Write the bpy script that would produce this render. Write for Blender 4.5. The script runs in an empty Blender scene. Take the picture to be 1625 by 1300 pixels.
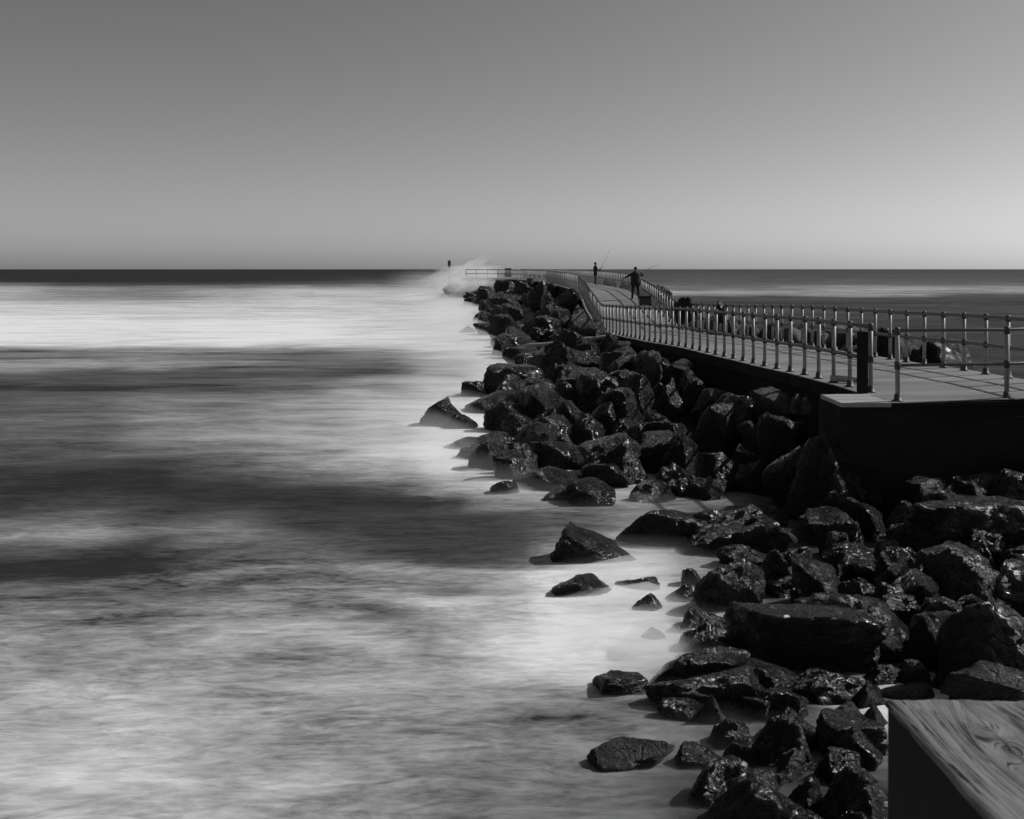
import bpy, bmesh, math, random
import numpy as np
from mathutils import Vector, Matrix
R = math.radians
random.seed(7)
SC = bpy.context.scene
COL = SC.collection

# ------------------------------------------------------------------ camera
F = 1750.0            # focal length in photo pixels (photo 1625 wide)
HC = 3.7              # eye height above the sea
CX, HY = 812.5, 427.0 # principal column, horizon row
cam_d = bpy.data.cameras.new('camera')
cam = bpy.data.objects.new('camera', cam_d); COL.objects.link(cam)
cam.location = (0, 0, HC); cam.rotation_euler = (R(90), 0, 0)
cam_d.sensor_fit = 'HORIZONTAL'; cam_d.sensor_width = 36
cam_d.lens = F*36/1625; cam_d.shift_y = -(650-HY)/1625
cam_d.clip_start = 0.05; cam_d.clip_end = 30000
cam_d.dof.use_dof = True; cam_d.dof.focus_distance = 24; cam_d.dof.aperture_fstop = 20
SC.camera = cam

# ------------------------------------------------------------------ sky, sun
SUN_AZ, SUN_EL = R(70), R(37)          # clockwise from the view direction (+Y)
world = bpy.data.worlds.new('World'); SC.world = world; world.use_nodes = True
wn = world.node_tree; wn.nodes.clear()
sky = wn.nodes.new('ShaderNodeTexSky'); sky.sky_type = 'NISHITA'; sky.sun_disc = False
sky.sun_elevation = SUN_EL; sky.sun_rotation = SUN_AZ
sky.air_density = 1.0; sky.dust_density = 1.15; sky.ozone_density = 1.0; sky.altitude = 0
sep = wn.nodes.new('ShaderNodeSeparateColor')
# black and white film behind a red filter: the red part of the sky light only
m1 = wn.nodes.new('ShaderNodeMath'); m1.operation = 'MULTIPLY'; m1.inputs[1].default_value = 1.3
m2 = wn.nodes.new('ShaderNodeMath'); m2.operation = 'MULTIPLY_ADD'; m2.inputs[1].default_value = -0.3
bg = wn.nodes.new('ShaderNodeBackground'); bg.inputs[1].default_value = 0.088
wo = wn.nodes.new('ShaderNodeOutputWorld')
wn.links.new(sky.outputs[0], sep.inputs[0])
wn.links.new(sep.outputs[0], m1.inputs[0])
wn.links.new(sep.outputs[1], m2.inputs[0]); wn.links.new(m1.outputs[0], m2.inputs[2])
wn.links.new(m2.outputs[0], bg.inputs[0]); wn.links.new(bg.outputs[0], wo.inputs[0])
sun_d = bpy.data.lights.new('sun', 'SUN'); sun_d.energy = 3.2; sun_d.angle = R(0.53)
sun = bpy.data.objects.new('sun', sun_d); COL.objects.link(sun)
sdir = Vector((math.sin(SUN_AZ)*math.cos(SUN_EL), math.cos(SUN_AZ)*math.cos(SUN_EL), math.sin(SUN_EL)))
sun.rotation_euler = (-sdir).to_track_quat('-Z', 'Y').to_euler()
sun.location = sdir*60
SC.view_settings.view_transform = 'Standard'; SC.view_settings.look = 'None'
SC.view_settings.exposure = 0.0; SC.view_settings.gamma = 1.0
SC.render.engine = 'CYCLES'
SC.cycles.volume_bounces = 2; SC.cycles.transparent_max_bounces = 16
SC.cycles.max_bounces = 6; SC.cycles.diffuse_bounces = 3; SC.cycles.glossy_bounces = 3
SC.cycles.use_denoising = True

# ------------------------------------------------------------------ helpers
def at(px, py, d):                      # a photo pixel at depth d -> place
    return Vector(((px-CX)/F*d, d, HC-(py-HY)/F*d))
def water_d(py): return F*HC/max(py-HY, 0.5)

def tag(o, label=None, cat=None, group=None, kind=None):
    if label: o['label'] = label
    if cat: o['category'] = cat
    if group: o['group'] = group
    if kind: o['kind'] = kind
    return o
def empty(name, loc=(0,0,0)):
    o = bpy.data.objects.new(name, None); COL.objects.link(o); o.location = loc
    o.empty_display_size = 0.2; return o
def link(name, me, parent=None, mat=None):
    if mat is not None and not me.materials: me.materials.append(mat)
    o = bpy.data.objects.new(name, me); COL.objects.link(o)
    if parent is not None:
        o.parent = parent
    return o
def mesh_np(name, V, Fc, smooth=True):
    me = bpy.data.meshes.new(name)
    V = np.asarray(V, dtype=np.float32); Fc = np.asarray(Fc, dtype=np.int32)
    n = Fc.shape[1]
    me.vertices.add(len(V)); me.vertices.foreach_set('co', V.ravel())
    me.loops.add(Fc.size); me.loops.foreach_set('vertex_index', Fc.ravel())
    me.polygons.add(len(Fc))
    me.polygons.foreach_set('loop_start', np.arange(0, Fc.size, n, dtype=np.int32))
    me.polygons.foreach_set('loop_total', np.full(len(Fc), n, dtype=np.int32))
    me.polygons.foreach_set('use_smooth', np.full(len(Fc), smooth))
    me.update(calc_edges=True); return me
def bm_mesh(name, bm, smooth=False):
    me = bpy.data.meshes.new(name); bmesh.ops.recalc_face_normals(bm, faces=bm.faces)
    bm.to_mesh(me); bm.free()
    if smooth:
        for p in me.polygons: p.use_smooth = True
    return me
def grid_faces(nx, ny):                 # index = j*nx+i
    i, j = np.meshgrid(np.arange(nx-1), np.arange(ny-1)); a = (j*nx+i).ravel()
    return np.stack([a, a+1, a+nx+1, a+nx], 1)
def bm_box(bm, lo, hi, bev=0):
    r = bmesh.ops.create_cube(bm, size=1)
    for v in r['verts']:
        v.co = Vector([lo[k]+(v.co[k]+.5)*(hi[k]-lo[k]) for k in range(3)])
    if bev:
        es = set(e for v in r['verts'] for e in v.link_edges)
        bmesh.ops.bevel(bm, geom=list(es), offset=bev, segments=2, affect='EDGES', profile=.6)
def bm_prism(bm, poly, z0, z1):         # poly: list of (x,y) with per-corner z offsets allowed as (x,y,dz)
    lo = [bm.verts.new((p[0], p[1], z0+(p[2] if len(p) > 2 else 0))) for p in poly]
    hi = [bm.verts.new((p[0], p[1], z1+(p[2] if len(p) > 2 else 0))) for p in poly]
    bm.faces.new(lo[::-1]); bm.faces.new(hi); n = len(poly)
    for k in range(n): bm.faces.new((lo[k], lo[(k+1)%n], hi[(k+1)%n], hi[k]))
def bm_tube(bm, pts, rad, seg=10, caps=True):
    pts = [Vector(p) for p in pts]; rings = []
    rads = rad if isinstance(rad, (list, tuple)) else [rad]*len(pts)
    for k, p in enumerate(pts):
        t = (pts[min(k+1, len(pts)-1)]-pts[max(k-1, 0)]).normalized()
        u = t.cross(Vector((0,0,1)))
        if u.length < 1e-3: u = Vector((1,0,0))
        u.normalize(); w = u.cross(t)
        rings.append([bm.verts.new(p+(u*math.cos(a)+w*math.sin(a))*rads[k]) for a in [2*math.pi*i/seg for i in range(seg)]])
    for a, b in zip(rings, rings[1:]):
        for i in range(seg): bm.faces.new((a[i], a[(i+1)%seg], b[(i+1)%seg], b[i]))
    if caps: bm.faces.new(rings[0][::-1]); bm.faces.new(rings[-1])
def bm_lathe(bm, prof, seg=12, c=(0,0)):
    rings = [[bm.verts.new((c[0]+r*math.cos(2*math.pi*i/seg), c[1]+r*math.sin(2*math.pi*i/seg), z)) for i in range(seg)] for r, z in prof]
    for a, b in zip(rings, rings[1:]):
        for i in range(seg): bm.faces.new((a[i], a[(i+1)%seg], b[(i+1)%seg], b[i]))
    bm.faces.new(rings[0][::-1]); bm.faces.new(rings[-1])

# value noise in numpy
_rng = np.random.RandomState(3); _tab = _rng.rand(4096)
def vnoise(p, seed=0):
    p = np.asarray(p, float); i = np.floor(p).astype(np.int64); f = p-i; f = f*f*(3-2*f)
    def h(a, b, c): return _tab[(a*1619+b*31337+c*6971+seed*1013) & 4095]
    x, y, z = i[:,0], i[:,1], i[:,2]; fx, fy, fz = f[:,0], f[:,1], f[:,2]
    l = lambda a, b, t: a+(b-a)*t
    return l(l(l(h(x,y,z),h(x+1,y,z),fx), l(h(x,y+1,z),h(x+1,y+1,z),fx), fy),
             l(l(h(x,y,z+1),h(x+1,y,z+1),fx), l(h(x,y+1,z+1),h(x+1,y+1,z+1),fx), fy), fz)*2-1
def fbm(p, oct=4, seed=0, gain=.5):
    s = 0; a = 1; t = 0
    for k in range(oct):
        s = s+a*vnoise(np.asarray(p)*2.03**k+k*17.3, seed+k); t += a; a *= gain
    return s/t

# ------------------------------------------------------------------ materials
def material(name):
    m = bpy.data.materials.new(name); m.use_nodes = True
    return m, m.node_tree.nodes, m.node_tree.links, m.node_tree.nodes['Principled BSDF']
def g(v): return (v, v, v, 1)
def noise(N, L, scale, detail=5, rough=.55, vec=None, dist=0):
    n = N.new('ShaderNodeTexNoise'); n.inputs['Scale'].default_value = scale
    n.inputs['Detail'].default_value = detail; n.inputs['Roughness'].default_value = rough
    n.inputs['Distortion'].default_value = dist
    if vec is not None: L.new(vec, n.inputs['Vector'])
    return n.outputs['Fac']
def ramp(N, L, fac, stops):
    r = N.new('ShaderNodeValToRGB'); e = r.color_ramp.elements
    while len(e) < len(stops): e.new(.5)
    for k, (p, v) in enumerate(stops): e[k].position = p; e[k].color = g(v)
    L.new(fac, r.inputs[0]); return r.outputs[0]
def mathn(N, L, op, a, b=None, c=None, clamp=False):
    m = N.new('ShaderNodeMath'); m.operation = op; m.use_clamp = clamp
    for k, v in enumerate((a, b, c)):
        if v is None: continue
        if isinstance(v, (int, float)): m.inputs[k].default_value = v
        else: L.new(v, m.inputs[k])
    return m.outputs[0]
def bump(N, L, b, h, strength, dist, normal=None):
    n = N.new('ShaderNodeBump'); n.inputs['Strength'].default_value = strength
    n.inputs['Distance'].default_value = dist; L.new(h, n.inputs['Height'])
    if normal is not None: L.new(normal, n.inputs['Normal'])
    if b is not None: L.new(n.outputs[0], b.inputs['Normal'])
    return n.outputs[0]
def texco(N, which='Object'):
    return N.new('ShaderNodeTexCoord').outputs[which]

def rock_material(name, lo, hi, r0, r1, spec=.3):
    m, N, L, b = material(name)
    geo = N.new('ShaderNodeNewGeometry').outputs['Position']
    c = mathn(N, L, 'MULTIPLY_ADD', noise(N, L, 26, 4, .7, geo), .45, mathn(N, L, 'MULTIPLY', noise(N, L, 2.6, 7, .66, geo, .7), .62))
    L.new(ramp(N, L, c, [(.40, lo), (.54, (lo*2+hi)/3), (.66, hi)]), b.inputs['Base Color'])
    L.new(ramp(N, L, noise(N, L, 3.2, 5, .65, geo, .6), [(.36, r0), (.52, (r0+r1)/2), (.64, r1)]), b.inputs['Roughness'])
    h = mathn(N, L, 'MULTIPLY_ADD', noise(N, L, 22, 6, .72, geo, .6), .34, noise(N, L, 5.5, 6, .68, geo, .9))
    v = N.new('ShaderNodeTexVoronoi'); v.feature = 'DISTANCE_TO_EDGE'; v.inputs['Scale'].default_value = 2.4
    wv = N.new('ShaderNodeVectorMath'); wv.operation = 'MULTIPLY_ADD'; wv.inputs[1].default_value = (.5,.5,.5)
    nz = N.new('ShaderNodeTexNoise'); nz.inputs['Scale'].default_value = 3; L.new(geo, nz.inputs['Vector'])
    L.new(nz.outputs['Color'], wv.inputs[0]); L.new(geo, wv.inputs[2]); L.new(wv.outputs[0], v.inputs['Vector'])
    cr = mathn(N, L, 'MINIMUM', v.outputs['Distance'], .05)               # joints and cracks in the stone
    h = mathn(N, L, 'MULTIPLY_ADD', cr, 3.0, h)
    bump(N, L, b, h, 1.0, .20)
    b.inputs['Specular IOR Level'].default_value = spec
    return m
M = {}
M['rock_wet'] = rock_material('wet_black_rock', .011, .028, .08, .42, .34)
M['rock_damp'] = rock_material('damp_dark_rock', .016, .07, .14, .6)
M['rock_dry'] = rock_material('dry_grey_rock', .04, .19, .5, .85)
M['bed'] = rock_material('dark_rubble', .014, .028, .5, .85, .1)

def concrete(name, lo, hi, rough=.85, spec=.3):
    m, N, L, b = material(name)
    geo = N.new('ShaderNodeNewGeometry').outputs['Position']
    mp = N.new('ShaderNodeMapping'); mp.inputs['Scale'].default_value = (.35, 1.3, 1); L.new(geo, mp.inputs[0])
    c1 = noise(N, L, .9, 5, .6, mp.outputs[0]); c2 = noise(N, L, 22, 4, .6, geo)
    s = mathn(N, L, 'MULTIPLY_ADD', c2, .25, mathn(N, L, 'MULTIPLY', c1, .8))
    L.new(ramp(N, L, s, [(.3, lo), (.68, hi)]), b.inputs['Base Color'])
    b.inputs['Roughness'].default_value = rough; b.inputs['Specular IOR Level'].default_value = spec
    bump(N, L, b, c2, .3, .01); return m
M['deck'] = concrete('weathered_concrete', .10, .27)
M['wall'] = concrete('shade_dark_concrete', .009, .032, .9, .05)  # concrete turned from the sun, its shade put into the colour
M['plate'] = concrete('pale_bleached_boards', .26, .38)
def metal(name, v, rough, metallic=0.0, spec=.5):
    m, N, L, b = material(name)
    geo = N.new('ShaderNodeNewGeometry').outputs['Position']
    c = noise(N, L, 9, 4, .6, geo)
    L.new(ramp(N, L, c, [(.3, v*.75), (.7, v*1.15)]), b.inputs['Base Color'])
    b.inputs['Roughness'].default_value = rough; b.inputs['Metallic'].default_value = metallic; b.inputs['Specular IOR Level'].default_value = spec
    return m
M['pipe'] = metal('dull_galvanised_pipe', .30, .5, .1)
M['rail'] = metal('tarnished_rail_pipe', .13, .5, .1)
M['fitting'] = metal('dark_cast_fitting', .05, .55)
M['black'] = metal('black_painted_board', .018, .8, 0, .1)
M['cloth_dark'] = metal('dark_cloth', .02, .9)
M['cloth_mid'] = metal('grey_trouser_cloth', .12, .9)
M['skin'] = metal('skin', .25, .6)
M['plastic'] = metal('dark_plastic', .03, .5)
M['log'] = metal('bleached_driftwood', .32, .8)
M['mesh'] = metal('grey_sign_board', .06, .7)

# ------------------------------------------------------------------ sea
# how white the water is, by place: (row in the photo, columns) -> sRGB tone of the foam there
FX = [-400, 0, 120, 240, 360, 480, 600, 700, 800, 900, 1000, 1100, 1250, 1400, 1625, 2000]
FT = {
 428:[44,42,42,42,42,42,44,70,80,72,70,70,70,70,70,70],
 440:[48,46,46,46,48,50,56,130,150,90,74,78,76,78,76,76],
 447:[60,60,50,52,50,55,72,150,170,110,84,84,80,86,84,84],
 452:[110,105,70,66,60,72,90,160,170,130,110,98,90,96,96,96],
 459:[160,150,125,110,120,140,150,175,180,160,150,140,135,138,135,135],
 463:[165,160,130,118,135,160,160,178,185,150,140,125,120,128,125,125],
 467:[160,155,125,118,150,170,170,180,185,120,70,70,70,72,70,70],
 475:[158,153,128,123,153,170,170,172,174,110,62,62,62,62,62,62],
 490:[188,188,184,178,180,188,184,186,186,120,66,66,66,66,66,66],
 515:[204,208,202,198,206,210,192,188,186,150,60,60,60,60,60,60],
 538:[200,202,200,196,200,190,184,186,186,150,60,58,58,58,58,58],
 548:[140,140,138,138,140,150,160,188,190,150,60,58,58,58,58,58],
 558:[110,110,112,118,112,96,110,168,190,150,60,58,58,58,58,58],
 575:[130,130,142,158,116,100,92,150,188,150,60,58,58,58,58,58],
 592:[80,80,80,80,75,75,72,122,186,160,60,58,58,58,58,58],
 605:[70,70,72,76,82,98,130,176,190,160,60,58,58,58,58,58],
 640:[74,74,84,106,108,136,166,192,190,160,80,58,58,58,58,58],
 670:[92,92,90,116,126,138,162,194,190,150,80,58,58,58,58,58],
 700:[78,78,88,116,128,154,176,204,190,150,90,58,58,58,58,58],
 720:[82,82,88,90,108,142,184,210,196,150,90,60,58,58,58,58],
 742:[62,62,60,64,76,92,150,206,206,150,110,80,60,58,58,58],
 770:[58,58,55,52,52,56,80,150,200,160,150,84,70,58,58,58],
 790:[60,60,58,54,50,50,52,62,130,140,150,112,62,58,58,58],
 815:[66,68,68,60,60,58,58,58,62,84,120,90,62,58,58,58],
 836:[98,102,96,70,80,62,58,58,60,90,110,90,66,58,58,58],
 850:[118,122,132,100,102,66,60,60,64,100,140,96,62,58,58,58],
 862:[74,76,66,60,102,80,64,60,64,120,150,100,62,60,60,60],
 880:[52,52,50,52,84,90,62,58,64,130,150,100,60,60,60,60],
 900:[55,55,56,60,100,100,64,62,76,150,188,120,60,60,60,60],
 915:[94,96,100,116,144,128,142,138,156,182,190,130,60,60,60,60],
 932:[114,114,102,96,98,108,126,106,128,190,192,130,60,60,60,60],
 950:[126,128,126,116,126,136,146,166,156,198,192,130,60,70,60,60],
 980:[146,146,136,138,146,128,98,136,188,202,200,140,60,80,60,60],
 1010:[136,138,136,146,156,146,126,116,181,196,200,150,64,90,70,70],
 1040:[126,128,128,146,146,156,166,128,166,180,182,82,56,150,150,80],
 1070:[146,148,146,138,146,128,146,142,148,140,122,62,56,190,190,80],
 1100:[166,168,166,166,138,146,146,146,146,120,104,72,62,195,190,80],
 1130:[167,168,167,162,152,158,153,148,134,120,104,102,72,140,120,80],
 1170:[178,178,176,172,162,158,148,130,120,118,126,92,56,100,80,80],
 1200:[162,164,162,162,144,140,128,124,110,122,120,82,56,80,80,80],
 1240:[177,178,177,172,144,148,128,120,110,116,92,62,56,80,80,80],
 1300:[162,164,172,162,157,140,128,120,110,110,96,62,56,80,80,80],
 1500:[170,170,170,170,165,140,130,120,110,110,104,100,90,80,80,80]}
FY = sorted(FT); FA = np.array([FT[k] for k in FY], float)/255
FA = np.where(FA <= .04045, FA/12.92, ((FA+.055)/1.055)**2.4)
def foam(X, Y):
    Y = np.maximum(Y, 3.0)
    px = CX+F*X/Y; py = HY+F*HC/Y
    Q = np.stack([X*.45, Y*.3, X*0], 1); k = np.clip((70-Y)/40, 0, 1)
    px = px+k*60*fbm(Q, 3, 51)*np.clip(12/Y, .3, 1)*1.3; py = py+(py-HY)*.09*k*fbm(Q, 3, 57)
    kf = 1-k; Q2 = np.stack([X*.028, Y*.012, X*0], 1); py = py+(py-HY)*.30*kf*fbm(Q2, 4, 58)
    fx = np.interp(px, FX, np.arange(len(FX))); fy = np.interp(py, FY, np.arange(len(FY)))
    i = np.clip(fx.astype(int), 0, len(FX)-2); j = np.clip(fy.astype(int), 0, len(FY)-2)
    u = fx-i; v = fy-j; u = u*u*(3-2*u); v = v*v*(3-2*v)
    a = (FA[j,i]*(1-u)+FA[j,i+1]*u)*(1-v)+(FA[j+1,i]*(1-u)+FA[j+1,i+1]*u)*v
    return np.clip((a-.030)/.60, 0, 1)
def axis(lo, hi, n, c, w):
    a0, a1 = math.asinh((lo-c)/w), math.asinh((hi-c)/w)
    return c+w*np.sinh(np.linspace(a0, a1, n))
def swell(X, Y):
    k = np.clip((Y-50)/150, 0, 1)
    P = np.stack([X*.012, Y*.05, X*0], 1)
    return k*.35*fbm(P, 3, 40)*np.clip(1-(Y-900)/2500, 0, 1)
gx = axis(-9000, 9000, 420, -1, 9); gy = axis(-200, 14000, 620, 9, 9)
XX, YY = np.meshgrid(gx, gy); XX = XX.ravel(); YY = YY.ravel()
me = mesh_np('sea', np.stack([XX, YY, swell(XX, YY)], 1), grid_faces(len(gx), len(gy)))
at_f = me.attributes.new('foam', 'FLOAT', 'POINT'); at_f.data.foreach_set('value', foam(XX, YY).astype(np.float32))
m, N, L, b = material('long_exposure_sea')
pos = N.new('ShaderNodeNewGeometry').outputs['Position']
fa = N.new('ShaderNodeAttribute'); fa.attribute_name = 'foam'; fa = fa.outputs['Fac']
def mapped(sx, sy, rot=0):
    mp = N.new('ShaderNodeMapping'); mp.inputs['Scale'].default_value = (sx, sy, 1)
    mp.inputs['Rotation'].default_value = (0, 0, rot); L.new(pos, mp.inputs[0]); return mp.outputs[0]
n1 = noise(N, L, 1, 4, .55, mapped(.32, .75, R(8)), 1.2)
n2 = noise(N, L, 1, 6, .62, mapped(.9, 2.6, R(-14)), 1.6)
n3 = noise(N, L, 1, 5, .62, mapped(2.4, 7.0, R(7)), 1.5)
n4 = noise(N, L, 1, 5, .6, mapped(.02, .075, R(2)), 1.4)
n5 = noise(N, L, 1, 5, .6, mapped(.16, .42, R(-6)), 1.6)
n6 = noise(N, L, 1, 6, .68, mapped(1.3, 3.4, R(-9)), 3.2)
n7 = noise(N, L, 1, 4, .55, mapped(.05, .16, R(4)), 2.0)
sp_ = N.new('ShaderNodeSeparateXYZ'); L.new(pos, sp_.inputs[0])
near_ = mathn(N, L, 'DIVIDE', 15.0, mathn(N, L, 'MAXIMUM', sp_.outputs[1], 15.0))     # short ripples average out farther off
s = None
for n_, w_, nr in ((n1,.5,0),(n2,.55,1),(n3,.42,1),(n4,.4,0),(n5,.5,0),(n6,.5,1),(n7,.4,0)):
    t_ = mathn(N, L, 'MULTIPLY', mathn(N, L, 'SUBTRACT', n_, .5), w_)
    if nr: t_ = mathn(N, L, 'MULTIPLY', t_, near_)
    s = t_ if s is None else mathn(N, L, 'ADD', s, t_)
amp = mathn(N, L, 'MULTIPLY_ADD', mathn(N, L, 'MULTIPLY', fa, mathn(N, L, 'SUBTRACT', 1.25, fa)), 3.25, .09)
fm = mathn(N, L, 'MULTIPLY_ADD', s, amp, fa, clamp=True)
col = ramp(N, L, fm, [(0, .024), (1, .90)])
dif = N.new('ShaderNodeBsdfDiffuse'); L.new(col, dif.inputs['Color'])
gl = N.new('ShaderNodeBsdfGlossy'); gl.inputs['Roughness'].default_value = .45; gl.inputs['Color'].default_value = g(.6)
wav = noise(N, L, 1, 3, .5, mapped(.5, 1.6)); 
bp = bump(N, L, None, wav, .5, .25)
L.new(bp, gl.inputs['Normal'])
mix = N.new('ShaderNodeMixShader')
L.new(mathn(N, L, 'MULTIPLY_ADD', fm, -.06, .07, clamp=True), mix.inputs[0])
L.new(dif.outputs[0], mix.inputs[1]); L.new(gl.outputs[0], mix.inputs[2])
L.new(mix.outputs[0], N['Material Output'].inputs['Surface']); N.remove(b)
tag(link('water', me, None, m), kind='structure')

# ------------------------------------------------------------------ walkway line
PATH = [(16.9,5.80,2.0),(18.7,5.73,2.0),(21.1,5.60,2.02),(23.5,5.38,2.07),(26.8,5.13,2.12),(30.8,4.83,2.18),(36.4,4.35,2.35),
        (45.5,3.70,2.56),(52.5,3.68,2.0),(60,3.95,1.72),(72,4.34,1.44),(80,4.0,1.34),(88,3.75,1.3),(104,3.24,1.25),(118,1.6,1.2),(141,-2.6,1.15)]
PD, PX, PZ = (np.array(a, float) for a in zip(*PATH))
def left_edge(d): return float(np.interp(d, PD, PX))
def deck_z(d): return HC-float(np.interp(d, PD, PZ))
WID = 3.22
SHORE = [(6,.8),(7.4,1.7),(9,2.2),(11,2.0),(13,2.2),(14.6,2.3),(15.6,3.3),(17,2.6),(18,.6),(20.4,-.4),(22.5,-1.1),(26,-1.7),(32,-1.2),(38.5,-.7),(50,-1.0),(65,-2.4),(108,-4.6),(150,-8.5),(170,-9.5)]
SD, SX = (np.array(a, float) for a in zip(*SHORE))
def slope_z(X, d):                       # rubble surface left of the walkway and in front of it
    X = np.asarray(X, float); d = np.asarray(d, float)
    xw = np.interp(d, SD, SX); xl = np.interp(d, PD, PX)
    top = HC-np.interp(d, PD, PZ)-np.interp(d, [16.6,22,28], [1.35,1.1,.45])
    t = (X-xw)/np.maximum(xl-xw, .5)
    z = np.where(t < 0, t*1.6, np.minimum(t, 1)**1.15*top)
    near = (X-xw)*.11-.04                 # the strip in front of the landing
    k = np.clip((16.6-d)/1.2, 0, 1)
    z = z*(1-k)+near*k
    return np.minimum(z, 2.4)
bx = axis(-30, 40, 170, 3, 6); by = axis(4.5, 175, 260, 10, 8)
BX, BY = np.meshgrid(bx, by); BX = BX.ravel(); BY = BY.ravel()
BZ = slope_z(BX, BY)-.28
right = BX-np.interp(BY, PD, PX)-WID     # falls away again on the far side of the jetty
rt = np.where(right > 0, .55-right*.16, 0)
BZ = np.where((right > 0) & (BY > 16.9), (HC-np.interp(BY, PD, PZ))*.75-right*.35, BZ)
BZ = np.where((BX > 10.5) & (BY <= 18), -.4, BZ)
BZ = np.where((BX-np.interp(BY, PD, PX) > 0) & (right < 0) & (BY > 17), BZ-.25, BZ)
BZ = np.maximum(BZ, -1.5)+.16*fbm(np.stack([BX*1.1, BY*1.1, BX*0], 1), 4, 9)
BZ = np.where(BY > 160, np.minimum(BZ, -.3), BZ)
tag(link('rubble_bed', mesh_np('rubble_bed', np.stack([BX, BY, BZ], 1), grid_faces(len(bx), len(by))), None, M['bed']), kind='structure')

# ------------------------------------------------------------------ walkway: slabs on a core
walk = empty('walkway', (left_edge(20), 20, 0)); tag(walk, kind='structure')
def child(name, me, parent, mat=None):
    o = link(name, me, parent, mat); o.matrix_parent_inverse = parent.matrix_world.inverted(); return o
bpy.context.view_layer.update()
st = [19.2]
while st[-1] < 140: st.append(st[-1]+(2.4 if st[-1] < 75 else 4.8))
def xs(d): a = left_edge(d); return a-.16, a+WID+.16
def slab(poly, thick, mat, name, bev=.012):
    bm = bmesh.new(); bm_prism(bm, poly, -thick, 0)
    bmesh.ops.bevel(bm, geom=list(bm.edges), offset=bev, segments=1, affect='EDGES')
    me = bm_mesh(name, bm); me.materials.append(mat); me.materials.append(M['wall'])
    for p in me.polygons: p.material_index = 0 if p.normal.z > .3 else 1  # slab sides get the concrete with shade painted in
    return child(name, me, walk)
# first slab reaches the front edge
fz = HC-2.0
slab([(5.66,16.52,fz),(9.2,16.97,fz+.05),(xs(19.2)[1],19.19,fz+.06),(xs(19.2)[0],19.19,fz)], .24, M['deck'], 'slab')
for a, c in zip(st, st[1:]):
    (l0, r0), (l1, r1) = xs(a+.008), xs(c-.008); z0, z1 = deck_z(a), deck_z(c); j = random.uniform(-.006, .006)
    slab([(l0,a+.008,z0+j),(r0,a+.008,z0+.06+j),(r1,c-.008,z1+.06+j),(l1,c-.008,z1+j)], .24, M['deck'], 'slab')
# the platform at the sea end
slab([(-6.4,140.2,2.55),(1.2,141.0,2.55),(1.0,147.5,2.55),(-6.4,147,2.55)], .35, M['deck'], 'end_slab')
# pale boards at the landing's left corner
for k in range(3):
    y0 = 16.42+k*.37
    bm = bmesh.new(); bm_box(bm, (4.9, y0, fz-.06), (5.65, y0+.36, fz+.008+.003*k), .008)
    child('landing_board', bm_mesh('landing_board', bm), walk, M['plate'])
bm = bmesh.new()
cs = [16.62]+st
for a, c in zip(cs, cs[1:]):
    l0, l1 = left_edge(a)+.03, left_edge(c)+.03; z0, z1 = deck_z(a)-.23, deck_z(c)-.23
    w = WID-.1
    lo = [bm.verts.new(v) for v in ((l0,a,-1.2),(l0+w,a,-1.2),(l1+w,c,-1.2),(l1,c,-1.2))]
    hi = [bm.verts.new(v) for v in ((l0,a,z0),(l0+w,a,z0),(l1+w,c,z1),(l1,c,z1))]
    for q in ((lo[0],lo[3],hi[3],hi[0]),(lo[2],lo[1],hi[1],hi[2]),(hi[0],hi[3],hi[2],hi[1]),(lo[1],lo[0],hi[0],hi[1])): bm.faces.new(q)
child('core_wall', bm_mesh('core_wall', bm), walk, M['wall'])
bm = bmesh.new()
bm_prism(bm, [(4.88,16.40),(9.3,16.96),(9.3,17.9),(5.72,17.9),(5.70,17.54),(4.88,17.54)], -1.2, fz-.245)
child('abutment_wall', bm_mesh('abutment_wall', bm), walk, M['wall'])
bm = bmesh.new(); bm_prism(bm, [(4.88,16.40),(9.25,16.95),(9.25,17.05),(5.66,16.62),(5.66,17.54),(4.88,17.54)], fz-.244, fz-.062)
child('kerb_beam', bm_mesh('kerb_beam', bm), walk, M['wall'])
bm = bmesh.new(); bm_prism(bm, [(5.66,16.45),(9.2,16.90),(9.2,16.965),(5.66,16.515)], fz-.06, fz-.006)
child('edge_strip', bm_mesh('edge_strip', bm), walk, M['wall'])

# ------------------------------------------------------------------ railings
def post_parts(h, r=.036):
    bm = bmesh.new(); bm_lathe(bm, [(r,0),(r,h)], 12); post = bm_mesh('post', bm, True); post.materials.append(M['pipe'])
    bm = bmesh.new(); bm_lathe(bm, [(.085,0),(.085,.014),(.055,.022),(.05,.10),(.042,.11)], 12); fl = bm_mesh('base_flange', bm, True); fl.materials.append(M['fitting'])
    bm = bmesh.new(); bm_lathe(bm, [(.038,-.06),(.045,-.05),(.048,0),(.045,.05),(.038,.06)], 12); co = bm_mesh('collar', bm, True); co.materials.append(M['fitting'])
    bm = bmesh.new(); bm_lathe(bm, [(.038,-.075),(.046,-.06),(.047,.01),(.038,.04),(.02,.05),(.006,.053)], 12); cp = bm_mesh('post_cap', bm, True); cp.materials.append(M['fitting'])
    return post, fl, co, cp
PH = 1.07
POST = post_parts(PH)
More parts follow.
